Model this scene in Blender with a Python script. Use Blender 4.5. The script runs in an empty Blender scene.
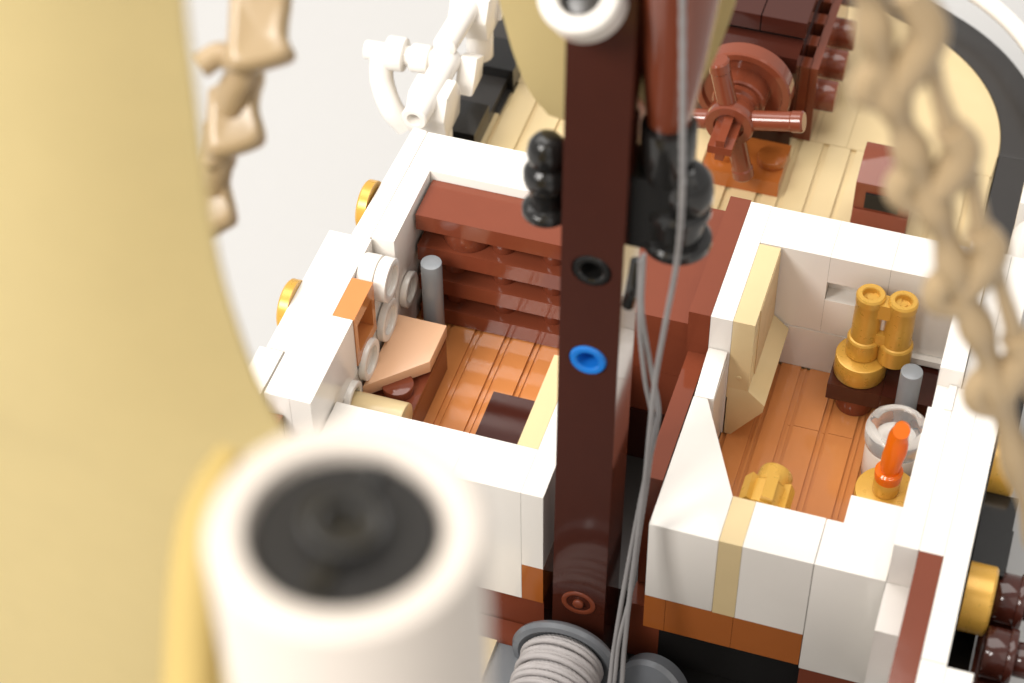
import bpy, bmesh, math, random
from mathutils import Vector, Matrix
random.seed(7)
S = 0.008                      # one stud pitch in metres: the model is built in studs and scaled at the end
SC = bpy.context.scene

# ------------------------------------------------------------------ camera
cam_d = bpy.data.cameras.new("camera")
cam = bpy.data.objects.new("camera", cam_d)
SC.collection.objects.link(cam)
CR = ((0.9524175895, 0.3046260149, -0.0101846121),
      (0.2167697553, -0.7004672225, -0.6799680459),
      (-0.2142699430, 0.6454058113, -0.7331710102))
CP = Vector((4.7559154, -21.4083395, 28.0448207))
m = Matrix(((CR[0][0], -CR[1][0], -CR[2][0], CP.x * S),
            (CR[0][1], -CR[1][1], -CR[2][1], CP.y * S),
            (CR[0][2], -CR[1][2], -CR[2][2], CP.z * S),
            (0, 0, 0, 1)))
cam.matrix_world = m
cam_d.sensor_width = 36
cam_d.lens = 2124.2 / 1024 * 36
cam_d.clip_start = 0.005
cam_d.clip_end = 50
cam_d.dof.use_dof = True
cam_d.dof.focus_distance = 38.6 * S
cam_d.dof.aperture_fstop = 26.0
SC.camera = cam

# ------------------------------------------------------------------ world, lamps, exposure
w = bpy.data.worlds.new("World"); SC.world = w; w.use_nodes = True
bg = w.node_tree.nodes["Background"]
bg.inputs[0].default_value = (1.0, 0.97, 0.935, 1); bg.inputs[1].default_value = 0.6

def area(name, loc, target, sx, sy, power, col):
    l = bpy.data.lights.new(name, 'AREA'); l.shape = 'RECTANGLE'
    l.size = sx * S; l.size_y = sy * S; l.energy = power; l.color = col
    o = bpy.data.objects.new(name, l); SC.collection.objects.link(o)
    o.location = Vector(loc) * S
    d = (Vector(target) - Vector(loc))
    o.rotation_euler = d.to_track_quat('-Z', 'Y').to_euler()
    return o
WARM = (1.0, 0.968, 0.925)
area("softbox_top", (-10, 18, 110), (0, 3, 0), 80, 80, 4.2, WARM)
area("softbox_left", (-72, 25, 90), (0, 3, 0), 72, 72, 2.4, WARM)
area("softbox_front_left", (-69, -92, 106), (-2, 2, 0), 55, 55, 12.5, WARM)
area("softbox_front", (-22, -74, 86), (-2, 2, 0), 22, 22, 2.2, WARM)
area("softbox_front_right", (54, -65, 90), (0, 3, 0), 64, 64, 0.6, (1.0, 0.95, 0.88))

vs = SC.view_settings
vs.view_transform = 'Standard'; vs.look = 'None'; vs.exposure = 0.2; vs.gamma = 1.0
SC.cycles.max_bounces = 10
SC.cycles.transparent_max_bounces = 12

# ------------------------------------------------------------------ materials
def mat(name, col, rough=0.16, metal=0.0, var=0.04, bump=0.0, spec=0.5, trans=0.0, coat=0.0, sub=0.0, thin=0.0):
    M = bpy.data.materials.new(name); M.use_nodes = True
    nt = M.node_tree; b = nt.nodes["Principled BSDF"]
    tc = nt.nodes.new("ShaderNodeTexCoord")
    n = nt.nodes.new("ShaderNodeTexNoise"); n.inputs["Scale"].default_value = 260; n.inputs["Detail"].default_value = 4
    nt.links.new(tc.outputs["Object"], n.inputs["Vector"])
    # moulded plastic is never one even tint: slight mottling of colour and gloss
    mx = nt.nodes.new("ShaderNodeMix"); mx.data_type = 'RGBA'
    mx.inputs[6].default_value = tuple(c * (1 - var) for c in col) + (1,)
    mx.inputs[7].default_value = tuple(min(1, c * (1 + var)) for c in col) + (1,)
    nt.links.new(n.outputs[0], mx.inputs[0]); nt.links.new(mx.outputs[2], b.inputs["Base Color"])
    n2 = nt.nodes.new("ShaderNodeTexNoise"); n2.inputs["Scale"].default_value = 900; n2.inputs["Detail"].default_value = 5
    nt.links.new(tc.outputs["Object"], n2.inputs["Vector"])
    r = nt.nodes.new("ShaderNodeMapRange"); r.inputs[3].default_value = rough * 0.88; r.inputs[4].default_value = rough * 1.14
    nt.links.new(n2.outputs[0], r.inputs[0]); nt.links.new(r.outputs[0], b.inputs["Roughness"])
    b.inputs["Metallic"].default_value = metal
    b.inputs["Specular IOR Level"].default_value = spec
    if trans: b.inputs["Transmission Weight"].default_value = trans
    if coat:
        b.inputs["Coat Weight"].default_value = coat; b.inputs["Coat Roughness"].default_value = 0.08
    if sub:
        b.inputs["Subsurface Weight"].default_value = sub; b.inputs["Subsurface Scale"].default_value = 0.0012
        b.inputs["Subsurface Radius"].default_value = (1.0, 0.8, 0.6)
    if bump:
        n3 = nt.nodes.new("ShaderNodeTexNoise"); n3.inputs["Scale"].default_value = 420; n3.inputs["Detail"].default_value = 2
        nt.links.new(tc.outputs["Object"], n3.inputs["Vector"])
        bp = nt.nodes.new("ShaderNodeBump"); bp.inputs["Strength"].default_value = bump; bp.inputs["Distance"].default_value = 0.0002
        nt.links.new(n3.outputs[0], bp.inputs["Height"]); nt.links.new(bp.outputs[0], b.inputs["Normal"])
    if thin:                                   # thin sheet that lets some light through
        tr = nt.nodes.new("ShaderNodeBsdfTranslucent"); ms = nt.nodes.new("ShaderNodeMixShader")
        nt.links.new(mx.outputs[2], tr.inputs["Color"]); ms.inputs[0].default_value = thin
        nt.links.new(b.outputs[0], ms.inputs[1]); nt.links.new(tr.outputs[0], ms.inputs[2])
        nt.links.new(ms.outputs[0], nt.nodes["Material Output"].inputs["Surface"])
    return M
WHITE = mat("white_plastic", (0.79, 0.752, 0.70), 0.14, var=0.015, bump=0.03)
RBROWN = mat("reddish_brown_plastic", (0.180, 0.044, 0.021), 0.085, var=0.05, bump=0.03)
DBROWN = mat("dark_brown_plastic", (0.050, 0.0125, 0.008), 0.11, var=0.06, bump=0.03)
NOUGAT = mat("medium_nougat_plastic", (0.56, 0.215, 0.068), 0.085, var=0.05, bump=0.015)
LNOUGAT = mat("light_nougat_plastic", (0.76, 0.46, 0.28), 0.22, var=0.02, bump=0.03)
DORANGE = mat("dark_orange_plastic", (0.36, 0.105, 0.022), 0.14, var=0.05, bump=0.03)
TAN = mat("tan_plastic", (0.66, 0.515, 0.285), 0.18, var=0.03, bump=0.03)
TANROUGH = mat("tan_textured_plastic", (0.64, 0.47, 0.26), 0.5, var=0.14, bump=1.0)
DTAN = mat("dark_tan_plastic", (0.34, 0.245, 0.137), 0.3, var=0.05, bump=0.05)
GOLD = mat("pearl_gold_plastic", (0.60, 0.335, 0.055), 0.28, metal=0.25, var=0.015)
GREY = mat("blue_grey_plastic", (0.155, 0.165, 0.18), 0.2, var=0.04, bump=0.03)
LGREY = mat("flat_silver_grey_plastic", (0.22, 0.235, 0.25), 0.25, var=0.04, bump=0.03)
MASTB = mat("glossy_mast_brown_plastic", (0.056, 0.0135, 0.0075), 0.09, var=0.06, bump=0.02)
BLACK = mat("black_plastic", (0.012, 0.0115, 0.011), 0.16, var=0.1)
BLACKM = mat("black_satin_plastic", (0.030, 0.027, 0.025), 0.3, var=0.08)
BLUE = mat("blue_plastic", (0.012, 0.19, 0.66), 0.18, var=0.03)
SAIL = mat("tan_sail_sheet", (0.64, 0.525, 0.262), 0.5, var=0.03, spec=0.25, thin=0.35)
GLOWTAN = mat("yellow_tan_glow", (0.56, 0.42, 0.16), 0.8, var=0.03, spec=0.05, thin=0.3)  # sail tan made yellower to paint the soft glow beside the tube
CORD = mat("grey_braided_cord", (0.27, 0.26, 0.26), 0.6, var=0.2, spec=0.2)
BACK = mat("white_paper_backdrop", (0.462, 0.455, 0.445), 0.75, var=0.01, spec=0.1)
CORE = mat("black_matt_core", (0.012, 0.011, 0.0105), 0.45, var=0.1, spec=0.3)
SHADEDWHITE = mat("shaded_white_plastic", (0.57, 0.51, 0.45), 0.3, var=0.02)  # white plastic made darker and beige: the tube's shade put into its colour
CORD2 = mat("grey_braided_cord_on_drum", (0.42, 0.395, 0.39), 0.75, var=0.25, spec=0.2)
CLEAR = mat("clear_plastic", (0.98, 0.97, 0.96), 0.04, var=0.0, trans=0.9)
CLEAR.node_tree.nodes["Principled BSDF"].inputs["IOR"].default_value = 1.28
FLAME = mat("translucent_orange_plastic", (1.0, 0.21, 0.006), 0.1, var=0.02, trans=0.4)

# ------------------------------------------------------------------ mesh helpers (stud units)
def merge(dst, src):
    me = bpy.data.meshes.new("tmp"); src.to_mesh(me); src.free()
    dst.from_mesh(me); bpy.data.meshes.remove(me)
def bevel(b, off, seg=2):
    if seg == 0: return
    es = [e for e in b.edges if len(e.link_faces) == 2 and e.calc_face_angle(0) > 0.5]
    if es and off > 0:
        bmesh.ops.bevel(b, geom=es, offset=off, segments=seg, profile=0.6, affect='EDGES', clamp_overlap=True)
def box(x0, x1, y0, y1, z0, z1, bev=0.016, bm=None, g=0.003):
    b = bmesh.new()
    x0, x1, y0, y1, z0, z1 = x0 + g, x1 - g, y0 + g, y1 - g, z0, z1
    v = [b.verts.new(p) for p in ((x0,y0,z0),(x1,y0,z0),(x1,y1,z0),(x0,y1,z0),(x0,y0,z1),(x1,y0,z1),(x1,y1,z1),(x0,y1,z1))]
    for f in ((3,2,1,0),(4,5,6,7),(0,1,5,4),(1,2,6,5),(2,3,7,6),(3,0,4,7)):
        b.faces.new([v[i] for i in f])
    bevel(b, bev)
    if bm is None: return b
    merge(bm, b); return bm
def prism(pts, axis, a, c, bev=0.022, bm=None):
    """pts: 2-D outline; axis 'x': pts are (y,z); 'y': (x,z); 'z': (x,y)."""
    b = bmesh.new()
    def P(p, t):
        return (t, p[0], p[1]) if axis == 'x' else ((p[0], t, p[1]) if axis == 'y' else (p[0], p[1], t))
    lo = [b.verts.new(P(p, a)) for p in pts]; hi = [b.verts.new(P(p, c)) for p in pts]
    n = len(pts)
    b.faces.new(lo); b.faces.new(hi[::-1])
    for i in range(n):
        b.faces.new((lo[i], hi[i], hi[(i+1) % n], lo[(i+1) % n]))
    bmesh.ops.recalc_face_normals(b, faces=b.faces)
    bevel(b, bev)
    if bm is None: return b
    merge(bm, b); return bm
def frame_of(axis):
    a = Vector(axis).normalized()
    u = a.orthogonal().normalized(); v = a.cross(u)
    return a, u, v
def lathe(c, axis, prof, seg=40, bm=None, closed=True):
    """prof: (radius, height along axis); radius 0 closes the end."""
    b = bmesh.new(); c = Vector(c); a, u, v = frame_of(axis)
    rings = []
    for r, h in prof:
        if r <= 1e-6: rings.append([b.verts.new(c + a * h)])
        else: rings.append([b.verts.new(c + a * h + (u * math.cos(t) + v * math.sin(t)) * r) for t in [2 * math.pi * i / seg for i in range(seg)]])
    for A, B in zip(rings[:-1], rings[1:]):
        for i in range(seg):
            j = (i + 1) % seg
            if len(A) == 1 and len(B) == 1: continue
            if len(A) == 1: b.faces.new((A[0], B[i], B[j]))
            elif len(B) == 1: b.faces.new((A[i], B[0], A[j]))
            else: b.faces.new((A[i], B[i], B[j], A[j]))
    bmesh.ops.recalc_face_normals(b, faces=b.faces)
    if bm is None: return b
    merge(bm, b); return bm
def rod(c, axis, r, h, bev=0.03, seg=40, bm=None):
    e = min(bev, r * .4, h * .4)
    return lathe(c, axis, [(0, 0), (r - e, 0), (r - e*.3, e*.3), (r, e), (r, h - e), (r - e*.3, h - e*.3), (r - e, h), (0, h)], seg, bm)
def ring(c, axis, ro, ri, h, depth=None, bev=0.03, seg=48, bm=None):
    """a disc with a hollow of the given depth (default: right through)."""
    d = h if depth is None else depth
    e = bev
    pr = [(0, 0), (ro - e, 0), (ro, e), (ro, h - e), (ro - e*.3, h - e*.3), (ro - e, h), (ri + e, h), (ri + e*.3, h - e*.3), (ri, h - e), (ri, h - d + .002), (0, h - d + .002)]
    return lathe(c, axis, pr, seg, bm)
def smooth_path(pts, n):
    pts = [Vector(p) for p in pts]; out = []
    P = [pts[0] * 2 - pts[1]] + pts + [pts[-1] * 2 - pts[-2]]
    for i in range(1, len(P) - 2):
        for k in range(n):
            t = k / n; a, b_, c, d = P[i-1], P[i], P[i+1], P[i+2]
            out.append(0.5 * ((2*b_) + (c - a) * t + (2*a - 5*b_ + 4*c - d) * t*t + (3*b_ - a - 3*c + d) * t**3))
    out.append(pts[-1]); return out
def tube(pts, r, sides=14, n=8, twist=0.0, lobes=0, amp=0.0, bm=None, smooth=True):
    """swept tube; r a number or a function of 0..1; twist in radians per stud with a lobed section gives laid cord."""
    path = smooth_path(pts, n) if smooth else [Vector(p) for p in pts]
    b = bmesh.new(); rings = []; L = 0; N = len(path)
    up = None
    for i, p in enumerate(path):
        t = (path[min(i+1, N-1)] - path[max(i-1, 0)]).normalized()
        if up is None: up = t.orthogonal().normalized()
        up = (up - t * up.dot(t)).normalized(); v = t.cross(up)
        if i: L += (p - path[i-1]).length
        rr = r(i / (N - 1)) if callable(r) else r
        ring_ = []
        for k in range(sides):
            a = 2 * math.pi * k / sides
            q = rr * (1 + amp * math.cos(lobes * (a - twist * L))) if lobes else rr
            ring_.append(b.verts.new(p + (up * math.cos(a) + v * math.sin(a)) * q))
        rings.append(ring_)
    for A, B in zip(rings[:-1], rings[1:]):
        for k in range(sides):
            j = (k + 1) % sides; b.faces.new((A[k], A[j], B[j], B[k]))
    b.faces.new(rings[0][::-1]); b.faces.new(rings[-1])
    bmesh.ops.recalc_face_normals(b, faces=b.faces)
    if bm is None: return b
    merge(bm, b); return bm
def arc(cx, cy, r, a0, a1, n=32):
    return [(cx + r * math.cos(math.radians(a0 + (a1 - a0) * i / n)), cy + r * math.sin(math.radians(a0 + (a1 - a0) * i / n))) for i in range(n + 1)]

# ------------------------------------------------------------------ objects
ORIGIN = {}
def thing(name, label, cat, loc, group=None):
    o = bpy.data.objects.new(name, None); SC.collection.objects.link(o)
    o.empty_display_size = 0.01
    o.location = loc; o['label'] = label; o['category'] = cat
    if group: o['group'] = group
    ORIGIN[o.name] = Vector(loc)
    return o
def part(name, bm, M, parent=None, label=None, ang=28, kind=None):
    me = bpy.data.meshes.new(name)
    if parent is not None:
        org = ORIGIN[parent.name]
        bmesh.ops.translate(bm, verts=bm.verts, vec=-org)
    bm.to_mesh(me); bm.free()
    me.polygons.foreach_set("use_smooth", [True] * len(me.polygons))
    me.set_sharp_from_angle(angle=math.radians(ang))
    me.materials.append(M)
    o = bpy.data.objects.new(name, me); SC.collection.objects.link(o)
    if parent is not None:
        o.parent = parent; ORIGIN[o.name] = ORIGIN[parent.name]
    if label: o['label'] = label
    if kind: o['kind'] = kind
    return o
def solo(name, bm, M, label, cat, group=None, loc=None, ang=28):
    """a thing that is one mesh, its origin at loc."""
    if loc is not None: bmesh.ops.translate(bm, verts=bm.verts, vec=-Vector(loc))
    o = part(name, bm, M, ang=ang)
    if loc is not None: o.location = loc
    o['label'] = label; o['category'] = cat
    if group: o['group'] = group
    return o

# ------------------------------------------------------------------ setting: the white table under the model
TZ = -11.0
b = bmesh.new()
v = [b.verts.new(p) for p in ((-300, -300, TZ), (300, -300, TZ), (300, 300, TZ), (-300, 300, TZ))]
b.faces.new(v)
o = part("tabletop", b, BACK); o['kind'] = 'structure'

# ------------------------------------------------------------------ the ship's hull and its decks
hull = thing("ship_hull", "model ship's hull carrying both deckhouses, with tan plank deck and black curved stern rim", "ship hull", (-1, 0, TZ))
# body below the deck
outl = [(-6.9, -24), (5.2, -24), (5.2, 13.0)] + arc(0, 13.1, 4.9, 2, 90, 20) + arc(-2.2, 13.1, 4.9, 90, 178, 20) + [(-6.9, 12)]
part("hull_body", prism(outl, 'z', TZ, -4.7, 0.0), BLACKM, hull)
# stern deck: grooved planks, then plain tiles, ringed by a black rim
deckz = -2.0
part("deck_base", prism([(-6.4, 7.1), (4.03, 7.1), (4.08, 13.1)] + arc(0, 13.1, 4.1, 2, 90, 24) + arc(-2.2, 13.1, 4.1, 90, 178, 24) + [(-6.35, 13)], 'z', -4.6, deckz - 0.07, 0.01), TAN, hull)
px = [-6.28, -5.62, -4.98, -4.33, -3.68, -3.03, -2.38, -1.73, -1.08, -0.43, 0.02, 0.58, 1.16, 1.80, 2.42, 3.05, 3.68, 4.08]
for x0, x1 in zip(px[:-1], px[1:]):
    part("deck_plank", box(x0 + .06, x1 - .06, 7.1, 12.40, deckz - .07, deckz, 0.03), TAN, hull)
for x0, x1 in ((-2.2, 0.33), (0.33, 1.0)):
    part("deck_tile", box(x0, x1, 12.41, 17.1, deckz - .07, deckz, 0.015), TAN, hull)
part("deck_tile", prism([(1.0, 12.41), (4.04, 12.41)] + arc(0, 13.1, 4.07, 0, 75.8, 28) , 'z', deckz - .07, deckz, 0.012), TAN, hull)
part("deck_tile", prism(arc(-2.2, 13.1, 4.07, 90, 180, 28) + [(-6.27, 12.41), (-2.21, 12.41)], 'z', deckz - .07, deckz, 0.012), TAN, hull)
# black rim, two quarter rings with straight ends
part("deck_rim", prism(arc(0, 13.1, 5.0, 0, 90, 36) + arc(0, 13.1, 4.09, 90, 0, 36), 'z', -3.2, deckz + .012, 0.02), BLACKM, hull)
part("deck_rim", prism(arc(-2.2, 13.1, 5.0, 90, 180, 36) + arc(-2.2, 13.1, 4.09, 180, 90, 36), 'z', -3.2, deckz + .012, 0.02), BLACKM, hull)
part("deck_rim", box(4.10, 5.0, 10.3, 13.09, -3.2, deckz + .012), BLACKM, hull)
part("deck_rim", box(4.10, 5.0, 7.3, 10.29, -3.2, deckz - .3), BLACK, hull)
part("deck_rim", box(-7.2, -6.30, 11.3, 13.09, -3.2, deckz + .012), BLACKM, hull)
part("deck_rim", box(-7.4, -6.85, 7.3, 11.29, -3.2, deckz - .3), BLACK, hull)
part("deck_tile", box(-6.85, -6.30, 7.1, 11.28, -3.0, deckz + .02), TAN, hull)
part("deck_tile", box(4.05, 4.75, 7.6, 10.2, -3.0, deckz - .05), TAN, hull)
# posts standing on the rim on the port side, black studs
for (x, y, z) in ((-7.0, 9.2, -2.3), (-7.0, 10.3, -2.3), (-6.75, 8.2, -2.3)):
    part("rim_stud", rod((x, y, z), (0, 0, 1), .3, .62), BLACK, hull)
for (y, x) in ((9.9, -7.3), (12.1, -7.15)):
    part("rim_block", box(x, x + .9, y, y + 1.0, -2.3, -1.45, .04), BLACK, hull)
part("rim_block", box(-7.25, -6.4, 10.9, 14.2, -2.3, -1.7, .04), BLACKM, hull)
part("rim_block", box(-7.3, -6.45, 7.4, 9.6, -2.3, -1.4, .04), BLACK, hull)
# fore part: between and in front of the houses
part("well_deck", box(-6.9, 5.2, -24, 7, -4.9, -4.62, 0), CORE, hull)
part("hull_side", box(-6.9, -1.86, 0.12, 1.0, -4.6, -3.05), RBROWN, hull)
part("hull_step", box(-6.9, -1.5, -0.42, 0.10, -4.6, -3.95), RBROWN, hull)
part("hull_side", box(2.82, 4.36, .06, 1.0, -4.6, -3.03), RBROWN, hull)
part("hull_side", box(.2, 2.8, .5, 1.0, -4.6, -3.03), CORE, hull)
part("hull_side", box(-.38, .2, .5, 1.0, -4.6, -3.03), RBROWN, hull)
part("coaming_block", box(-4.6, -2.55, -1.6, -0.5, -4.6, -3.75), TAN, hull)
part("coaming_block", box(-2.53, -1.95, -1.8, -0.48, -4.6, -3.85), GREY, hull)
# middle steps between the houses
part("stair_tread", box(-1.86, -.41, 4.08, 7.1, .2, .6), RBROWN, hull)
part("stair_riser", box(-1.86, -.41, 4.10, 7.1, -.85, .19), RBROWN, hull)
part("stair_riser", box(-1.86, -.41, 4.11, 7.1, -2.0, -.87), RBROWN, hull)
part("stair_riser", box(-1.86, -.41, 4.10, 7.1, -4.6, -2.02), DBROWN, hull)
part("middle_floor", box(-1.8, -.42, 1.0, 4.1, -4.6, -3.4), BLACKM, hull)

# ------------------------------------------------------------------ starboard deckhouse (right of the mast)
RH = thing("deckhouse", "roofless white deckhouse right of the mast, holding the gold binoculars and the candle", "deckhouse", (2.4, 3.5, -3))
W = lambda bm, **k: part("wall_brick", bm, WHITE, RH, **k)
# front wall, bricks laid on their sides
part("slope_brick", prism([(0, 0), (1.2, 0), (1.2, 1), (.26, 3), (0, 3)], 'z', -2, 0, .03), WHITE, RH)
part("wall_stripe", box(1.2, 1.6, 0, 1, -2, 0), TAN, RH, label="tan stripe in the white front wall")
W(box(1.6, 2.8, 0, 1, -2, 0))
W(prism([(2.806, .006), (3.994, .006), (3.994, 1.62), (3.09, 1.62), (3.09, 1.0), (2.806, 1.0)], 'z', -3, 0, .022))
for x0, x1 in ((0, .38), (.38, 1.58), (1.58, 2.8)):
    part("sill_tile", box(x0, x1, 0.01, 1, -2.92, -2.01), DORANGE, RH)
# foot of the front wall, stepping to the bulwark
W(box(4.0, 4.4, -1, 0, -3, 0)); W(box(4.0, 4.4, -8, -1.01, -3, -2.6))
part("rail_strip", box(4.4, 4.8, -8, 0, -1.2, 1.0), RBROWN, RH, label="reddish brown strip on top of the white wall")
# right wall, thin bricks edge up
W(box(4.0, 4.4, 0, 3.05, -3, 1)); W(box(4.4, 4.8, 0.0, 3.62, -3, 1)); W(box(4.06, 4.4, 3.05, 3.62, -2, .96))
W(box(4.05, 4.46, 3.62, 7.05, -2, 1.4)); W(box(4.47, 4.8, 3.63, 7.05, -2, 1.02))
W(box(4.26, 4.40, 3.05, 3.61, .97, 1.04, .01))
for y0, y1 in ((-2.02, -1.06), (-1.06, .98), (.98, 1.98), (1.98, 4.0), (4.0, 7.05)):
    W(box(4.8, 5.2, y0, y1, -1.0, 1, .03))
W(box(5.2, 5.62, -8, -2.06, -1.0, 1)); W(box(4.8, 5.2, -8, -2.03, -1, 1))
# left wall: brown, white and tan layers
part("side_plate", box(-.4, 0, 4.0, 7.1, -3, 1), RBROWN, RH)
part("side_plate", box(-.36, -.012, .97, 4.0, -3, 0), RBROWN, RH)
W(box(0, .4, 4.0, 5.06, -2, 1)); W(box(0, .4, 5.06, 7.06, -2, 1))
part("slope_brick", prism([(3.0, -.02), (3.98, .0), (3.98, .22), (3.84, .22), (3.0, -.0)], 'x', .012, .36, .015), WHITE, RH)
W(box(.02, .37, 3.0, 4.0, -2, -.03))
tp = part("side_plate", box(.40, .80, 4.0, 6.03, -1.0, 1.0), TAN, RH, label="tan plate lining the left wall")
part("plate_underside", box(.79, .815, 4.45, 6.0, -.95, .93, .004), TANROUGH, tp)
part("gate_mark", rod((.60, 4.01, -.42), (0, -1, 0), .055, .025, .01, 16), TAN, tp)
part("inverted_slope", prism([(.42, -2), (.55, -2), (1.10, -1.2), (1.12, -1.02), (.80, -.72), (.42, -.72)], 'y', 4.0, 6.03, .015), TAN, RH)
# back wall
W(box(.4, 1.70, 6.06, 7.05, -.95, 1)); W(box(2.8, 4.06, 6.06, 7.05, -.95, 1))
rw = bmesh.new()
box(1.70, 2.8, 6.06, 7.05, .36, 1, .015, rw, g=.001); box(1.70, 2.8, 6.06, 7.05, -.95, -.10, .015, rw, g=.001)
box(1.70, 2.8, 6.40, 7.04, -.105, .365, 0, rw, g=.002); box(2.62, 2.8, 6.07, 6.42, -.105, .365, .0, rw, g=.002)
W(rw)
W(box(.4, 4.06, 6.05, 7.05, -2, -.965, .012))
part("wall_ledge", box(3.05, 4.05, 5.93, 6.06, -1.12, -.98, .01), WHITE, RH)
# floor planks
part("floor_base", box(.4, 4.0, 1.0, 6.06, -2.6, -2.06, 0), NOUGAT, RH)
pr = [.40, .98, 1.53, 2.18, 2.82, 3.08, 4.0]
for i, (x0, x1) in enumerate(zip(pr[:-1], pr[1:])):
    for y0, y1 in (((1.0, 4.56), (4.565, 6.05)) if i in (2, 3) else ((1.0, 6.05),)):
        fb = bmesh.new()
        box(x0 - .026, x0 + .026, y0, y1, -2.06, -2.028, .01, fb, g=.002)
        box(x0 + .085, x1 - .085, y0, y1, -2.06, -2.0, .02, fb, g=.003)
        part("floor_plank", fb, NOUGAT, RH)
# outside of the right hull: gold scuttles, black gun port and brown barrel ends
def scuttle(x, y, z, r, side, t):
    return lathe((x, y, z), (side, 0, 0), [(0, 0), (r, 0), (r, t - .04), (r - .04, t), (r - .14, t + .01), (r - .18, t - .04), (0, t - .06)], 48)
part("porthole", scuttle(5.25, 2.95, .05, .52, 1, .42), GOLD, RH); part("porthole", scuttle(5.25, .30, -.25, .58, 1, .46), GOLD, RH)
part("outer_strake", box(5.21, 5.60, -8, 6.6, -3.2, -1.3), BLACK, RH)
gp = part("gun_port", box(5.25, 5.80, .75, 2.45, -1.28, -.1, .03), BLACK, RH)
part("port_recess", box(5.79, 5.84, 1.1, 2.0, -1.0, -.42, .03), BLACKM, gp)
for y in (.72, -.42, -1.56):
    be = bmesh.new()
    rod((5.74, y, -.62), (1, 0, 0), .43, .40, .03, 40, be); rod((6.10, y, -.62), (1, 0, 0), .47, .14, .03, 40, be)
    rod((6.22, y, -.62), (1, 0, 0), .29, .36, .03, 32, be)
    part("barrel_end", be, DBROWN, RH)
part("barrel_rack", box(5.62, 6.15, -3.0, 1.2, -2.2, -.95), DBROWN, RH)

# ------------------------------------------------------------------ port deckhouse (left of the mast)
LH = thing("deckhouse", "roofless white deckhouse left of the mast, holding the slatted bunks and the chart table", "deckhouse", (-4, 3.5, -3))
W = lambda bm, **k: part("wall_brick", bm, WHITE, LH, **k)
W(box(-5.95, -4.70, 0, 1, -3, 0)); W(box(-4.70, -3.48, 0, 1, -3, 0)); W(box(-3.48, -2.24, 0, 1, -3, 0))
W(box(-2.24, -1.84, 0, 1, -2.0, 0)); part("sill_tile", box(-2.24, -1.84, 0, 1, -3, -2.01), DORANGE, LH)
part("wall_stripe", box(-2.62, -2.24, 1, 3.2, -2, 0), TAN, LH, label="tan strip inside the right wall")
W(box(-2.24, -1.84, 1, 3.2, -2, 0)); part("side_plate", box(-2.24, -1.88, 3.2, 7.1, -2, -.2), RBROWN, LH)
# left wall: stepped rows of thin bricks
W(prism([(-6.76, 4.08), (-6.40, 4.08), (-6.36, 7.08), (-6.38, 7.16), (-6.66, 7.18)], 'z', -3, 1, .022))
W(prism([(-6.395, 4.12), (-5.95, 4.12), (-5.95, 6.113), (-6.365, 6.113)], 'z', -.25, 1, .02))
W(box(-6.35, -6.0, 4.14, 6.11, -2, -.26))
W(box(-7.18, -6.82, 1.02, 2.0, -3, 1)); W(box(-7.18, -6.82, 2.0, 4.06, -3, 1)); W(box(-7.30, -6.86, -.9, 1.0, -1, 1.0))
W(box(-6.82, -6.36, .02, 2.02, -3, 1)); W(box(-6.82, -6.36, 2.02, 4.06, -3, 1))
W(box(-6.36, -5.97, .02, 2.06, -.35, 1)); W(box(-6.36, -6.0, .05, 4.1, -2, -.36))
W(box(-6.36, -6.02, 3.03, 4.12, -.36, .3))
part("rail_strip", box(-7.2, -6.5, -6, 0, -1.2, .55), RBROWN, LH)
# square nougat brick with a through hole, built in beside the wall
qb = bmesh.new()
box(-6.36, -5.95, 2.06, 3.04, .72, 1, .015, qb); box(-6.36, -5.95, 2.06, 3.04, -.2, .02, .015, qb)
box(-6.36, -5.952, 2.062, 2.20, .022, .718, .008, qb); box(-6.36, -5.952, 2.90, 3.038, .022, .718, .008, qb); box(-6.36, -6.22, 2.2, 2.9, .022, .718, 0, qb)
part("hollow_brick", qb, NOUGAT, LH)
# studs facing into the room
for (x, y, z, r) in ((-6.02, 3.52, .62, .42), (-6.0, 4.62, -.72, .36), (-6.0, 3.50, -.42, .42), (-6.0, 2.50, -.46, .40), (-6.0, 1.62, -.62, .36)):
    part("hollow_stud", ring((x, y, z), (1, 0, 0), r, r * .66, .24 if z > 0 else .14, .1, .025), WHITE, LH)
sp = part("round_plate", rod((-6.36, 3.52, .62), (1, 0, 0), .42, .32, .03), WHITE, LH)
# back wall
W(prism([(-6.362, 6.12), (-3.403, 6.12), (-3.403, 7.14), (-6.352, 7.14)], 'z', -2, 1, .022)); W(box(-3.4, -1.86, 6.12, 7.14, -2, 1))
# floor
part("floor_base", box(-6.36, -2.3, 1.0, 6.1, -2.6, -2.06, 0), NOUGAT, LH)
pl = [-5.95, -5.33, -4.71, -4.11, -3.51, -2.91, -2.3]
for x0, x1 in zip(pl[:-1], pl[1:]):
    fb = bmesh.new()
    box(x0 - .026, x0 + .026, 1.0, 6.1, -2.06, -2.028, .01, fb, g=.002)
    box(x0 + .085, x1 - .085, 1.0, 6.1, -2.06, -2.0, .02, fb, g=.003)
    part("floor_plank", fb, NOUGAT, LH)
part("floor_hatch", box(-3.96, -2.63, 1.75, 3.70, -2.0, -1.98, .008), DBROWN, LH, label="dark brown square hatch tile in the floor")
part("porthole", scuttle(-6.76, 5.20, .66, .50, -1, .20), GOLD, LH); part("porthole", scuttle(-7.18, 2.35, .66, .50, -1, .20), GOLD, LH)
part("outer_strake", box(-7.6, -7.0, -8, 7, -3.4, -1.6), BLACK, LH)

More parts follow.
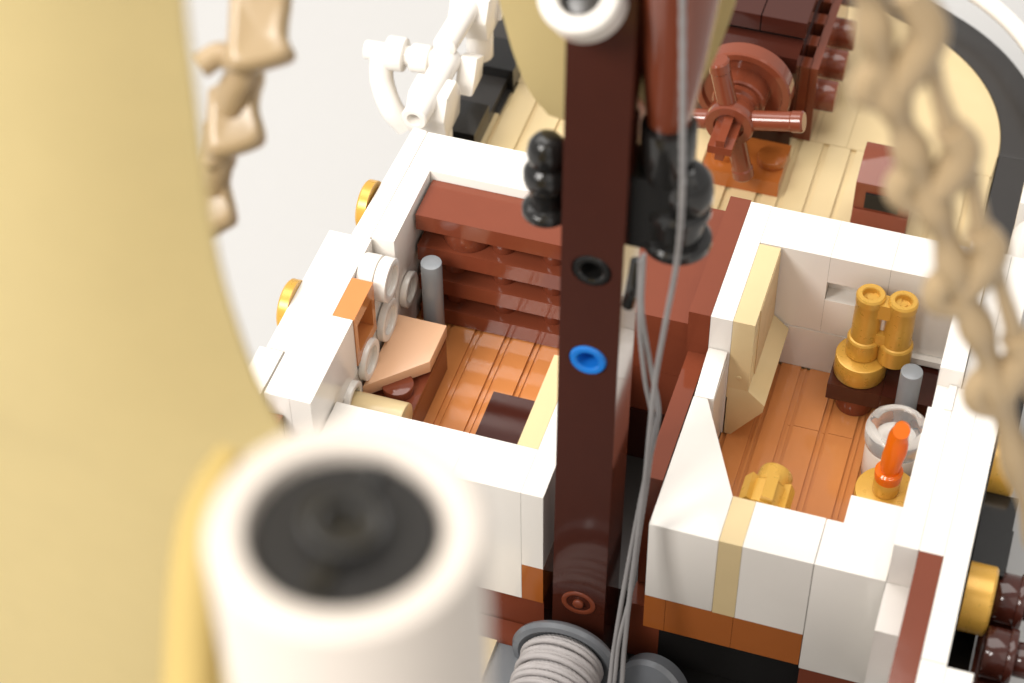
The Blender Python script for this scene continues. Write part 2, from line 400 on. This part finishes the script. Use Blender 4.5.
# ------------------------------------------------------------------ slatted bunks at the back of the left house
BK = thing("slatted_bunk", "four stacked reddish brown slats along the back wall of the left deckhouse", "bunk", (-3.9, 5.6, -2))
for i, z in enumerate((.8, 0, -.8, -1.6)):
    part("slat", box(-5.9, -1.88, 5.10, 6.10, z - .37, z, .025), RBROWN, BK)
    if i:
        for x in (-5.30, -4.32, -3.33, -2.35):
            part("spacer", rod((x, 5.56, z), (0, 0, 1), .24, .435, .015, 32), RBROWN, BK)
part("spacer", rod((-5.05, 5.62, 0.0), (0, 0, 1), .47, .435, .03), RBROWN, BK)

# ------------------------------------------------------------------ chart table, tan roll and grey rod in the left house
CT = thing("chart_table", "small brown table with a pale nougat cut corner top, against the left wall", "table", (-5.45, 3.0, -2))
part("tabletop_tile", prism([(-5.93, 2.12), (-4.96, 3.06), (-4.96, 4.02), (-5.93, 4.02)], 'z', -1.09, -.80, .022), LNOUGAT, CT)
part("table_base", box(-5.93, -4.98, 2.1, 4.0, -2, -1.2), RBROWN, CT)
part("stud", rod((-5.42, 2.55, -1.2), (0, 0, 1), .3, .2, .02), RBROWN, CT)
solo("chart_roll", rod((-5.99, 1.56, -.92), (1, 0, 0), .42, 1.08, .03), TAN,
     "short tan cylinder lying behind the front wall of the left deckhouse", "roll", loc=(-5.45, 1.56, -1.3))
def rod_thing(x, y, z0, z1, label):
    return solo("grey_rod", rod((x, y, z0), (0, 0, 1), .2, z1 - z0, .02, 36), LGREY, label, "rod", "grey rods in the deckhouses", (x, y, z0))
rod_thing(-5.42, 4.56, -2, .21, "grey rod standing upright in front of the slatted bunks")

# ------------------------------------------------------------------ right house: side table, gold disc, binoculars, lantern, candle, knob
ST = thing("side_table", "low dark brown table standing in the back corner of the right deckhouse", "table", (3.05, 5.5, -2))
tt = bmesh.new(); box(2.07, 3.07, 5.04, 6.0, -1.58, -1.2, .02, tt)
part("table_plate", tt, DBROWN, ST); part("table_plate", box(3.07, 4.05, 5.04, 6.0, -1.58, -1.2, .02), DBROWN, ST)
part("table_leg", rod((2.58, 5.45, -2.0), (0, 0, 1), .36, .42, .03), RBROWN, ST)
part("table_leg", rod((3.55, 5.55, -2.0), (0, 0, 1), .36, .42, .03), RBROWN, ST)
solo("gold_disc", rod((2.57, 5.54, -1.199), (0, 0, 1), .48, .455, .03, 48), GOLD,
     "round gold disc under the binoculars on the side table", "disc", loc=(2.57, 5.54, -1.2))
BN = thing("binoculars", "gold binoculars standing upright on a gold disc", "binoculars", (2.85, 5.60, -.742))
for x in (2.56, 3.145):
    bb = bmesh.new()
    lathe((x, 5.60, -.742), (0, 0, 1), [(0, 0), (.285, 0), (.312, .03), (.312, .40), (.29, .44), (.262, .455), (.26, .9), (.25, 1.30), (.262, 1.33), (.268, 1.37), (.268, 1.49), (.24, 1.53), (.165, 1.53), (.15, 1.51), (.14, 1.40), (.08, 1.39), (.065, 1.43), (0, 1.43)], 40, bb)
    part("barrel", bb, GOLD, BN)
bb = bmesh.new(); box(2.60, 3.10, 5.42, 5.72, .36, .70, .05, bb)
part("bridge", bb, GOLD, BN)
part("bridge", prism([(2.64, -.34), (3.06, -.34), (3.02, -.20), (2.93, -.06), (2.77, -.06), (2.68, -.20)], 'y', 5.44, 5.75, .02), GOLD, BN)
part("hinge", rod((2.85, 5.62, -.1), (0, 0, 1), .05, .47, .01, 20), WHITE, BN)
rod_thing(3.55, 4.84, -2, -.16, "grey rod standing upright in front of the dark brown side table")

LN = thing("lantern", "clear round lantern glass on a white round base, behind the candle", "lantern", (3.53, 3.92, -2))
part("lantern_base", rod((3.53, 3.95, -2), (0, 0, 1), .52, .88, .05, 48), WHITE, LN)
part("lantern_glass", lathe((3.53, 3.95, -1.115), (0, 0, 1), [(0, 0), (.50, 0), (.55, .05), (.565, .14), (.565, .32), (.54, .42), (.48, .46), (.42, .46), (.37, .42), (.34, .22), (.26, .15), (.16, .15), (.13, .22), (0, .22)], 56), CLEAR, LN, ang=60)
CN = thing("candle", "orange translucent flame standing in a round gold holder", "candle", (3.60, 2.72, -2))
gh = bmesh.new(); rod((3.60, 2.72, -2), (0, 0, 1), .55, 1.0, .03, 48, gh); rod((3.58, 2.72, -1.0), (0, 0, 1), .235, .36, .025, 32, gh)
part("holder", gh, GOLD, CN)
fl = tube([(3.58, 2.72, -.66), (3.585, 2.72, -.50), (3.59, 2.71, -.36), (3.60, 2.70, -.1), (3.635, 2.66, .22), (3.63, 2.66, .52), (3.67, 2.56, .84), (3.675, 2.40, .98)],
          lambda t: (.235 if t < .10 else .235 - .6 * (t - .10) if t < .22 else .163 + .045 * math.sin(min(1, (t - .22) / .6) * math.pi) - .02 * t), 24, 8)
part("flame", fl, FLAME, CN)
part("flame_collar", lathe((3.58, 2.72, -.62), (0, 0, 1), [(0, 0), (.22, 0), (.245, .04), (.245, .16), (.20, .2), (0, .2)], 32), FLAME, CN)
KB = thing("ribbed_barrel", "ribbed gold barrel lying sideways just behind the tan wall stripe", "barrel", (1.72, 1.75, -2))
kb = lathe((1.66, 1.03, -.36), (.12, 1, .10), [(0, 0), (.30, 0), (.36, .03), (.36, .50), (.30, .58), (.30, .86), (.27, .92), (.16, .92), (.14, .7), (0, .7)], 44)
part("barrel_drum", kb, GOLD, KB)
for k in range(6):
    rb = box(-.105, .105, 1.04, 1.60, .28, .45, .05)
    bmesh.ops.rotate(rb, verts=rb.verts, cent=(0, 0, 0), matrix=Matrix.Rotation(math.radians(60 * k + 8), 3, 'Y'))
    bmesh.ops.translate(rb, verts=rb.verts, vec=(1.70, 0, -.33))
    part("rib", rb, GOLD, KB)
part("barrel_foot", box(1.46, 1.90, 1.06, 1.7, -2, -.62, .03), GOLD, KB)

# ------------------------------------------------------------------ wheel, engine house, locker on the stern deck
WH = thing("capstan_wheel", "reddish brown spoked wheel on an orange base plate on the stern deck", "wheel", (-.9, 10.8, -2))
bp_ = bmesh.new(); box(-1.68, -.05, 10.5, 11.72, -2.0, -1.62, .025, bp_)
plate = part("base_plate", bp_, DORANGE, WH)
for x in (-1.3, -.33): part("stud", rod((x, 11.1, -1.63), (0, 0, 1), .3, .21, .02), DORANGE, plate)
AX = Vector((-1.08, 0, .08)); D = Vector((0, -1, 0))
part("disc", lathe((-1.08, 11.45, .08), D, [(0, 0), (.98, 0), (1.0, .03), (1.0, .36), (.97, .40), (.84, .40), (.80, .30), (.56, .28), (.54, .66), (.51, .70), (0, .70)], 56), RBROWN, WH)
part("hub", lathe((-1.09, 10.78, .08), D, [(0, 0), (.46, 0), (.46, .16), (.40, .20), (.40, .36), (.48, .42), (.50, .46), (.50, .76), (.47, .80), (.31, .80), (.28, .74), (0, .74)], 48), RBROWN, WH)
for ang in (104, 12, 192, 284):
    t = math.radians(ang); d = Vector((math.cos(t), 0, math.sin(t)))
    part("spoke", lathe(Vector((-1.09, 10.22, .08)) + d * .36, d, [(0, 0), (.2, 0), (.2, .86), (.22, .89), (.22, 1.08), (.19, 1.12), (0, 1.12)], 32), RBROWN, WH)
xa = bmesh.new(); box(-1.34, -.84, 9.24, 10.3, -.01, .17, .06, xa)
part("axle", xa, RBROWN, WH)
xa = bmesh.new(); box(-1.18, -1.0, 9.25, 10.3, -.17, .33, .06, xa)
part("axle", xa, RBROWN, WH)

EH = thing("engine_house", "dark brown slatted housing behind the wheel, with a studded brown panel on its right", "engine house", (-1.1, 13.5, -2))
part("housing", box(-2.4, -.16, 12.1, 15.6, -2, .12), DBROWN, EH)
part("step_tile", box(-2.4, -.16, 11.9, 12.55, .13, .5, .03), DBROWN, EH)
part("roof_tile", box(-2.3, -1.08, 12.45, 15.6, .62, 1.0, .05), DBROWN, EH); part("roof_tile", box(-1.06, -.13, 12.45, 15.6, .62, 1.0, .05), DBROWN, EH)
part("roof_base", box(-2.3, -.2, 12.6, 15.6, .1, .62, 0), BLACK, EH)
pn = bmesh.new(); box(.04, .22, 12.38, 16.2, -2, -.05, .02, pn)
for y in (12.38, 13.1, 13.85, 14.6): box(-.16, .06, y, y + .34, -2, -.05, .02, pn)
pnl = part("side_panel", pn, RBROWN, EH)
for y in (12.9, 13.95, 15.0): part("stud", rod((.1, y, -1.12), (1, 0, 0), .33, .50, .05, 36), RBROWN, pnl)

LK = thing("deck_locker", "reddish brown locker with a dark slot, on the tan deck behind the right deckhouse", "locker", (2.1, 10.3, -2))
part("locker_body", prism([(9.9, -2), (10.9, -2), (10.9, -.38), (10.62, -.38), (9.93, -.62), (9.93, -.78), (9.9, -1.25)], 'x', 1.56, 2.68, .015), RBROWN, LK)
part("slot", box(1.78, 2.46, 9.88, 9.95, -1.22, -.84, .01), CORE, LK)  # black block, its colour standing for the shade inside the open slot
part("locker_lip", prism([(9.70, -1.62), (9.9, -1.62), (9.9, -1.28), (9.86, -1.26)], 'x', 1.57, 2.67, .01), RBROWN, LK)
part("plinth", box(1.57, 2.67, 9.66, 10.9, -1.99, -1.66, .015), RBROWN, LK)

# ------------------------------------------------------------------ white rails round the stern
solo("stern_rail", tube([(x, y, -1.15) for x, y in arc(0, 13.1, 5.0, 5, 85, 14)], .2, 16, 3), WHITE,
     "white tube rail curving round the stern at the upper right", "rail", loc=(3.5, 16.6, -1.15))
RP = thing("rail_post", "white rail post with a hollow foot outside the black rim at the right edge", "rail post", (5.1, 9.6, -2.3))
rb = bmesh.new(); ring((4.98, 9.0, -1.2), (0, .25, 1), .27, .13, 1.5, .5, .03, 32, rb)
part("post_tube", tube([(4.95, 9.15, -1.05), (5.02, 10.1, -.2), (5.2, 11.2, .6)], .26, 18, 6), WHITE, RP)
part("post_clip", prism([(9.4, -1.0), (10.2, -1.0), (10.5, -.4), (10.2, .1), (9.6, .0)], 'x', 4.72, 5.3, .06), WHITE, RP)
rb.free()
DV = thing("boat_davit", "white rod and clip assembly standing on black studs at the upper left of the deck", "davit", (-7.3, 9.5, -2))
def seg(p, q, r, hollow=False):
    p = Vector(p); q = Vector(q); L = (q - p).length
    if hollow: return ring(q, p - q, r, r * .5, L, L * .3, .03, 28) if False else lathe(q, p - q, [(0, 0), (r, 0), (r, L - .03), (r - .03, L), (r * .55, L), (r * .5, L - .03), (r * .45, L - .3), (0, L - .3)], 32)
    return rod(p, q - p, r, L, .03, 32)
part("davit_bar", seg((-7.02, 8.12, .3), (-6.95, 10.1, .35), .27, True), WHITE, DV)
part("davit_bar", seg((-7.0, 9.95, .72), (-6.80, 13.6, .80), .25), WHITE, DV)
part("cross_bar", seg((-8.72, 9.95, .25), (-7.05, 10.0, .30), .20), WHITE, DV)
for x in (-8.25, -7.72, -7.25):
    part("clip_ring", rod((x, 9.97, .27), (1, .02, .02), .36 if x != -7.72 else .30, .40, .05, 32), WHITE, DV)
for (x, y, z) in ((-6.95, 9.05, .02), (-6.9, 11.6, .55)):
    part("clip", prism([(y - .42, z - .55), (y + .42, z - .55), (y + .55, z), (y + .3, z + .42), (y - .3, z + .42), (y - .55, z)], 'x', x - .42, x + .42, .06), WHITE, DV)
    part("clip_foot", rod((x + .1, y - .05, z - 1.25), (0, 0, 1), .29, .8, .04, 32), WHITE, DV)
part("clip", prism([(9.7, -.25), (10.4, -.25), (10.55, .2), (10.1, .45)], 'x', -6.75, -6.35, .05), WHITE, DV)
part("hose", tube([(-8.35, 9.9, .2), (-8.3, 9.7, -.3), (-8.05, 9.5, -.8), (-7.75, 9.5, -1.2)], .25, 16, 8), WHITE, DV)
part("wing_plate", prism([(11.8, .1), (12.9, .1), (13.2, .9), (12.2, .9)], 'x', -6.55, -6.40, .03), WHITE, DV)
part("davit_bar", seg((-8.0, 12.0, .9), (-7.4, 13.2, 1.0), .22), WHITE, DV)

# ------------------------------------------------------------------ main mast
MT = thing("mast", "tall dark brown square mast with a blue pin, between the two deckhouses", "mast", (-1.08, .3, -4.6))
def rake(b, k=.0105):
    for v_ in b.verts: v_.co.x += k * (v_.co.z - 2.0)
    return b
def mast_mesh():
    bmm = box(-1.555, -.605, -.2, .78, -4.6, 13.2, 0, None, 0); bevel(bmm, .20, 6)
    me = bpy.data.meshes.new("mast_tmp"); bmm.to_mesh(me); bmm.free()
    a = bpy.data.objects.new("mast_tmp", me); SC.collection.objects.link(a)
    cb = bmesh.new()
    for z in (1.93, 3.93, 5.87, 7.85, 9.83):
        if z in (3.93, 5.87): lathe((-1.08, -.4, z), (0, 1, 0), [(0, 0), (.31, 0), (.31, .62), (0, .62)], 36, cb)
    mc = bpy.data.meshes.new("cut_tmp"); cb.to_mesh(mc); cb.free()
    c = bpy.data.objects.new("cut_tmp", mc); SC.collection.objects.link(c)
    md = a.modifiers.new("cut", 'BOOLEAN'); md.operation = 'DIFFERENCE'; md.object = c; md.solver = 'EXACT'
    dg = bpy.context.evaluated_depsgraph_get()
    r = bmesh.new(); me2 = bpy.data.meshes.new_from_object(a.evaluated_get(dg)); r.from_mesh(me2)
    for ob in (a, c): bpy.data.objects.remove(ob)
    for q in (me, mc, me2): bpy.data.meshes.remove(q)
    return r
part("mast_beam", rake(mast_mesh()), MASTB, MT)
def pin(z, M, lip):
    return lathe((-1.08, -.2 + .30, z), (0, -1, 0), [(0, 0), (.295, 0), (.295, .29 + lip - .03), (.27, .30 + lip), (.20, .30 + lip), (.17, .28 + lip), (.165, .02), (0, .02)], 40)
part("pin", rake(pin(3.93, BLUE, .04)), BLUE, MT, label="blue hollow pin in the mast")
bp2 = bmesh.new(); ring((-1.08, -.19, -2.42), (0, -1, 0), .31, .22, .03, None, .01, 40, bp2); rod((-1.08, -.19, -2.42), (0, -1, 0), .10, .07, .02, 24, bp2)
part("pin", rake(bp2), RBROWN, MT, label="reddish brown pin low on the mast")
part("pin", rake(pin(5.87, BLACK, .02)), BLACK, MT, label="black hollow pin in the mast")
wr = lathe((-1.20, -.42, 11.06), (-.05, -.62, .78), [(0, -.55), (.38, -.55), (.56, -.3), (.56, .12), (.52, .18), (.34, .18), (.30, .13), (.29, -.3), (0, -.3)], 44)
mring = part("yard_socket", wr, WHITE, MT, label="white ring socket on the front of the mast")
part("socket_core", rod(Vector((-1.20, -.42, 11.06)) + Vector((-.05, -.62, .78)).normalized() * -.29, (-.05, -.62, .78), .27, .22), BLACKM, mring)

# tackle blocks on either side of the mast
TBL = thing("tackle_block", "black rounded tackle block on the left side of the mast", "tackle block", (-1.86, .3, 6.4), "tackle blocks on the mast")
t_ = lathe((-1.88, .3, 6.36), (0, 0, 1), [(0, 0), (.33, 0), (.37, .04), (.37, .14), (.33, .18), (.26, .22), (.26, .55), (.33, .62), (.35, .70), (.35, .84), (.31, .92), (.24, .98), (.27, 1.06), (.30, 1.2), (.27, 1.36), (.19, 1.47), (.08, 1.52), (0, 1.53)], 48)
part("block_body", t_, BLACK, TBL, ang=50)
TBR = thing("tackle_block", "black stacked tackle block with a round flange on the right side of the mast", "tackle block", (.0, .3, 6.2), "tackle blocks on the mast")
part("flange", lathe((.10, .3, 6.30), (0, 0, 1), [(0, 0), (.46, 0), (.51, .05), (.51, .16), (.46, .22), (.38, .24), (.38, .60), (.47, .66), (.47, .76), (.38, .82), (0, .84)], 48), BLACK, TBR)
part("block_body", lathe((.22, .3, 7.12), (0, 0, 1), [(0, 0), (.31, 0), (.36, .08), (.37, .3), (.33, .52), (.22, .68), (.1, .74), (0, .75)], 48), BLACK, TBR, ang=50)
part("bracket", box(-.60, .06, .0, .7, 6.35, 7.7, .06), BLACK, TBR)
part("spar_clip", rod((-.12, .36, 7.6), (0, -.03, 1), .40, .95, .05), BLACK, TBR)
part("clip_hook", tube([(-.38, -.1, 6.2), (-.40, -.25, 5.75), (-.46, -.22, 5.35)], .10, 12, 6), BLACK, TBR)

# sail bundle and spar behind the mast
bs = bmesh.new()
L_ = [(-3.12, 9.9), (-3.03, 9.15), (-2.92, 8.6), (-2.77, 8.0), (-2.54, 7.42), (-2.26, 7.06)]
R_ = [(.56, 10.9), (.44, 9.95), (.30, 9.2), (.12, 8.5), (-.10, 7.95), (-.37, 7.5)]
def shell(Lc, Rc, y0, depth, thick, nu=18):
    b = bmesh.new(); F = []; G = []
    Ls = smooth_path([(x, 0, z) for x, z in Lc], 5); Rs = smooth_path([(x, 0, z) for x, z in Rc], 5)
    for a, c in zip(Ls, Rs):
        rf = []; rg = []
        for i in range(nu + 1):
            t = i / nu; p = a.lerp(c, t); bul = math.sin(math.pi * t)
            rf.append(b.verts.new((p.x, y0 - depth * bul, p.z))); rg.append(b.verts.new((p.x, y0 + thick - depth * bul, p.z)))
        F.append(rf); G.append(rg)
    n = len(F)
    for j in range(n - 1):
        for i in range(nu):
            b.faces.new((F[j][i], F[j][i+1], F[j+1][i+1], F[j+1][i])); b.faces.new((G[j][i], G[j+1][i], G[j+1][i+1], G[j][i+1]))
        b.faces.new((F[j][0], F[j+1][0], G[j+1][0], G[j][0])); b.faces.new((F[j][nu], G[j][nu], G[j+1][nu], F[j+1][nu]))
    for i in range(nu):
        b.faces.new((F[0][i], G[0][i], G[0][i+1], F[0][i+1])); b.faces.new((F[-1][i], F[-1][i+1], G[-1][i+1], G[-1][i]))
    bmesh.ops.recalc_face_normals(b, faces=b.faces)
    return b
bs.free()
solo("mizzen_sail", shell(L_ if False else [(-3.3, 13.5)] + L_, [(1.0, 14.0)] + R_, 1.62, .25, .12), SAIL, "tan sail behind the mast narrowing downwards between the black blocks", "sail", loc=(-1.2, 1.6, 7.0), ang=60)
solo("furled_spar", tube([(-.15, .40, 8.5), (-.11, .34, 9.6), (-.05, .25, 11.2), (.02, .1, 13.5)], lambda t: .31 + .36 * t, 24, 6), RBROWN,
     "reddish brown tapered spar rising from the right black tackle block", "spar", loc=(-.1, .4, 8.2))

# ------------------------------------------------------------------ winch and cords
WN = thing("winch", "grey winch drum wound with grey cord at the foot of the mast", "winch", (-1.25, -1.2, -4.6))
part("drum_flange", lathe((-1.25, -.50, -3.56), (0, -1, 0), [(0, 0), (.90, 0), (.96, .06), (.98, .12), (.94, .20), (.84, .22), (.72, .14), (.6, .10), (0, .10)], 64), GREY, WN)
part("drum_core", rod((-1.25, -.52, -3.56), (0, -1, 0), .54, 1.5, .02), GREY, WN)
part("drum_flange", lathe((-1.25, -2.0, -3.56), (0, -1, 0), [(0, 0), (.95, 0), (.95, .19), (0, .19)], 64), GREY, WN)
for layer, (rr, turns, ph) in enumerate(((.61, 11, 0), (.70, 9.3, 1.2))):
    pts = []
    n = int(turns * 26)
    for i in range(n + 1):
        t = i / n; a = ph + t * turns * 2 * math.pi
        y = -.66 - t * 1.22 if layer == 0 else -1.75 + t * 1.05
        y += .03 * math.sin(a * .37 + layer)
        q = rr + .02 * math.sin(a * .61)
        pts.append((-1.25 + q * math.cos(a), y, -3.56 + q * math.sin(a)))
    part("wound_cord", tube(pts, .058, 12, 5, 20.0, 4, .13), CORD2, WN)
part("winch_cheek", lathe((.30, -.35, -4.35), (-.2, -.9, .35), [(0, -.3), (.6, -.3), (.68, -.2), (.68, .05), (.6, .12), (0, .16)], 48), GREY, WN)
part("winch_axle", rod((-2.2, -1.1, -4.35), (1, 0, 0), .2, 2.6, .03), DBROWN, WN)
part("winch_bed", box(-2.0, .3, -2.2, -.5, -4.62, -4.42, .02), BLACKM, WN)
CO = [([(0.11, -0.55, 13.2), (0.13, -0.5, 11.66), (0.29, -0.8, 9.99), (0.41, -0.99, 8.42), (0.3, -0.55, 6.79), (0.17, -0.43, 5.43), (0.05, -0.37, 4.02), (0.01, -0.36, 2.82), (-0.02, -0.37, 1.59), (-0.07, -0.48, 0.14), (-0.09, -0.75, -1.19), (-0.07, -1.03, -2.26), (-0.02, -1.38, -3.12), (-.2, -1.5, -3.5)], .043, "grey cord running in front of the right tackle block down to the winch"),
      ([(-0.23, -0.36, 6.6), (-0.21, -0.38, 5.46), (-0.1, -0.19, 4.22), (0.07, -0.17, 3.23), (0.07, -0.2, 2.66), (-0.05, -0.25, 1.43), (-0.15, -0.44, 0.06), (-0.22, -0.73, -1.27), (-0.25, -1.03, -2.34), (-0.23, -1.45, -3.12), (-.4, -1.5, -3.4)], .042, "grey cord bowed away from the mast below the hook"),
      ([(-0.27, -0.38, 6.5), (-0.25, -0.35, 5.22), (-0.14, -0.23, 3.8), (0.01, -0.16, 2.72), (-0.01, -0.17, 1.62), (-0.06, -0.35, 0.25), (-0.08, -0.68, -0.99), (-0.17, -1.0, -2.06), (-0.15, -1.42, -3.12), (-.3, -1.6, -3.5)], .036, "thin grey cord closest to the right face of the mast")]
for pts, r, lab in CO:
    solo("rigging_cord", tube(pts, r, 12, 30, 22.0, 4, .10), CORD, lab, "cord", "cords running down to the winch", loc=pts[-1], ang=60)

# ------------------------------------------------------------------ shrouds
SR = thing("rope_ladder", "tan knotted rigging ladder slanting across the right side of the picture", "rigging", (4.4, -4.8, 7.6))
SRL = [(2.84, -5.11, 15.77), (3.02, -5.1, 15.21), (3.26, -5.07, 14.44), (3.5, -5.03, 13.82), (3.78, -4.99, 13.17), (4.07, -4.94, 12.49), (4.35, -4.9, 11.72), (4.7, -4.84, 10.9), (5.01, -4.8, 10.05), (5.41, -4.75, 8.9), (5.85, -4.69, 7.66)]
part("side_rope", tube(SRL, lambda t: .172 + .035 * math.cos(t * 9 * 2 * math.pi), 18, 12), DTAN, SR)
WG = [[(3.18, -5.07, 14.74), (3.06, -5.13, 14.5), (3.08, -5.13, 14.35), (3.28, -5.07, 14.25)], [(3.65, -5.01, 13.43), (3.54, -5.06, 13.21), (3.58, -5.06, 13.03), (3.82, -4.99, 12.9)], [(4.21, -4.93, 12.01), (4.1, -4.98, 11.75), (4.15, -4.97, 11.55), (4.43, -4.89, 11.46)], [(4.83, -4.83, 10.52), (4.73, -4.88, 10.24), (4.8, -4.87, 10.02), (5.07, -4.79, 9.92)]]
BAR = [[(3.55, -4.95, 14.91), (3.73, -4.92, 14.37), (3.93, -4.89, 13.85)], [(4.12, -4.85, 13.56), (4.26, -4.84, 13.1), (4.42, -4.82, 12.53)], [(4.55, -4.8, 12.28), (4.76, -4.77, 11.71), (5.02, -4.73, 11.01)], [(5.09, -4.72, 10.82), (5.37, -4.68, 10.05), (5.63, -4.64, 9.4)]]
ND = [[(3.27, -4.99, 15.55), (3.54, -4.93, 15.11), (3.47, -4.98, 14.73), (3.32, -5.06, 14.31)], [(3.9, -4.9, 13.9), (4.07, -4.86, 13.62), (4.0, -4.91, 13.3), (3.86, -4.97, 13.04)], [(4.39, -4.83, 12.56), (4.55, -4.8, 12.28), (4.48, -4.84, 11.97), (4.36, -4.9, 11.69)], [(4.99, -4.74, 11.05), (5.14, -4.71, 10.79), (5.07, -4.75, 10.44), (4.99, -4.81, 10.05)]]
for p in WG: part("knot", tube(p, lambda t: .14 + .03 * math.sin(t * math.pi), 16, 8), DTAN, SR)
for p in ND: part("knot", tube(p, lambda t: .165 + .05 * math.sin(t * math.pi), 16, 8), DTAN, SR)
for p in BAR: part("side_bar", tube(p, lambda t: .088 + .03 * abs(2 * t - 1), 16, 8), DTAN, SR)
SL = thing("rope_ladder", "tan knotted rigging ladder seen edge on beside the big sail at the upper left", "rigging", (-4.8, -3.8, 9.2))
def leaf(pts, th=.16):
    """a rounded slab: the outline inset towards its middle on both faces, so the edge rolls over."""
    c0 = sum(pts, Vector()) / len(pts); pts = [c0 + (p - c0) * 1.22 for p in pts]
    P = smooth_path(pts + [pts[0]], 4)[:-1]; c = sum(P, Vector()) / len(P)
    nrm = (P[len(P)//3] - P[0]).cross(P[2*len(P)//3] - P[0]).normalized()
    b = bmesh.new(); rings = []
    for k, off in ((.0, -.55), (.62, -1.0), (.86, -.92), (.97, -.6), (1.0, 0), (.97, .6), (.86, .92), (.62, .85), (.0, .35)):
        rings.append([b.verts.new(c + nrm * off * th)] if k == 0 else [b.verts.new(c + (p - c) * k + nrm * off * th) for p in P])
    for A, B_ in zip(rings[:-1], rings[1:]):
        n = len(P)
        for i in range(n):
            j = (i + 1) % n
            if len(A) == 1: b.faces.new((A[0], B_[i], B_[j]))
            elif len(B_) == 1: b.faces.new((A[i], B_[0], A[j]))
            else: b.faces.new((A[i], B_[i], B_[j], A[j]))
    bmesh.ops.recalc_face_normals(b, faces=b.faces)
    return b
V3 = lambda L: [Vector(p) for p in L]
for P in ([(-4.73, -3.07, 12.32), (-4.2, -2.9, 12.31), (-4.09, -3.28, 11.95), (-3.97, -3.4, 11.81), (-4.06, -3.5, 11.74), (-4.4, -3.68, 11.69), (-4.58, -3.69, 11.73), (-4.65, -3.42, 11.98)],
          [(-5.01, -3.48, 10.94), (-4.61, -3.15, 11.12), (-4.51, -3.21, 11.04), (-4.5, -3.44, 10.84), (-4.36, -3.65, 10.61), (-4.46, -3.78, 10.52), (-4.81, -3.96, 10.46), (-4.91, -3.86, 10.58)],
          [(-5.26, -3.69, 9.74), (-4.95, -3.4, 9.91), (-4.9, -3.46, 9.84), (-4.93, -3.64, 9.69), (-4.75, -3.92, 9.39), (-4.83, -4.05, 9.3), (-5.1, -4.23, 9.22), (-5.2, -4.0, 9.46)]):
    part("knot", leaf(V3(P), .28), DTAN, SL, ang=70)
for P, q in (([(-5.03, -3.71, 11.57), (-4.83, -3.54, 11.66), (-4.59, -3.54, 11.59)], .16), ([(-4.62, -3.43, 11.6), (-4.58, -3.5, 11.4), (-4.68, -3.55, 11.2), (-4.8, -3.6, 10.9)], .21), ([(-4.9, -3.65, 10.6), (-4.92, -3.72, 10.3), (-4.96, -3.8, 10.05), (-5.05, -3.8, 9.7)], .21), ([(-5.0, -3.98, 10.22), (-4.77, -3.79, 10.33)], .11)):
    part("side_rope", tube(P, q, 16, 8), DTAN, SL)

# ------------------------------------------------------------------ foreground: fore mast tube and big sail
FM = thing("fore_mast", "white open tube with a black core close to the camera at the lower left", "mast tube", (.7, -13, 2))
part("tube_wall", lathe((.70, -13.0, 2), (0, 0, 1), [(.70, 0), (1.0, 0), (1.0, 14.12), (.97, 14.18), (.93, 14.2), (.77, 14.2), (.73, 14.18), (.70, 14.12), (.70, 0)], 72), SHADEDWHITE, FM)
part("tube_core", lathe((.70, -13.0, 2), (0, 0, 1), [(0, 0), (.675, 0), (.675, 14.08), (.655, 14.10), (0, 14.10)], 64), CORE, FM)
part("core_stud", ring((.70, -13.0, 16.095), (0, 0, 1), .30, .16, .16, .1, .02), BLACK, FM)
part("core_rib", box(.64, .76, -13.62, -13.31, 16.08, 16.18, .02), BLACK, FM)
part("core_rib", box(.64, .76, -12.69, -12.38, 16.08, 16.18, .02), BLACK, FM)
sb = bmesh.new()
EDGE = [(5.5, 31.0), (2.6, 26.5), (.2, 23.2), (-1.75, 19.6), (-2.13, 17.5), (-2.20, 16.1), (-2.24, 14.3), (-2.12, 13.1), (-1.95, 12.28), (-1.73, 11.74), (-1.34, 11.25), (-.8, 10.6), (-.5, 9.4), (-.6, 8.0), (-.9, 6.0), (-1.3, 3.0)]  # top part out of view is invented, flared to shade the white tube
LEFT = [(-4.9, 31), (-4.9, 26.5), (-4.9, 23.2), (-4.9, 19.6), (-4.9, 17.5), (-5.0, 16), (-5.2, 14.3), (-5.4, 13.1), (-5.5, 12.3), (-5.6, 11.7), (-5.7, 11.2), (-5.7, 10.6), (-5.9, 9.4), (-6.2, 8.0), (-6.7, 6), (-7.3, 3)]
FS = thing("fore_sail", "large plain tan sail filling the left side of the picture", "sail", (-4, -9, 3))
part("sail_sheet", shell(LEFT, EDGE, -9.0, .35, .06, 24), SAIL, FS, ang=60)
part("glow_strip", tube([(-1.49, -10.6, 13.47), (-1.53, -10.94, 13.32), (-1.5, -11.34, 13.09), (-1.41, -11.78, 12.82), (-1.26, -12.33, 12.42), (-1.07, -13.0, 11.91)], lambda t: .12 + .13 * min(1, t * 3), 20, 8), GLOWTAN, FS, label="added deeper yellow strip painting the glow on the sail beside the white tube")  # added strip, its yellow stands for a glow on the sail
sb.free()

# ------------------------------------------------------------------ to real size
done = set()
for o in SC.objects:
    if o.type in ('MESH', 'EMPTY'):
        if o.parent is None: o.location = o.location * S
        if o.type == 'MESH' and o.data.name not in done:
            done.add(o.data.name); o.data.transform(Matrix.Scale(S, 4))
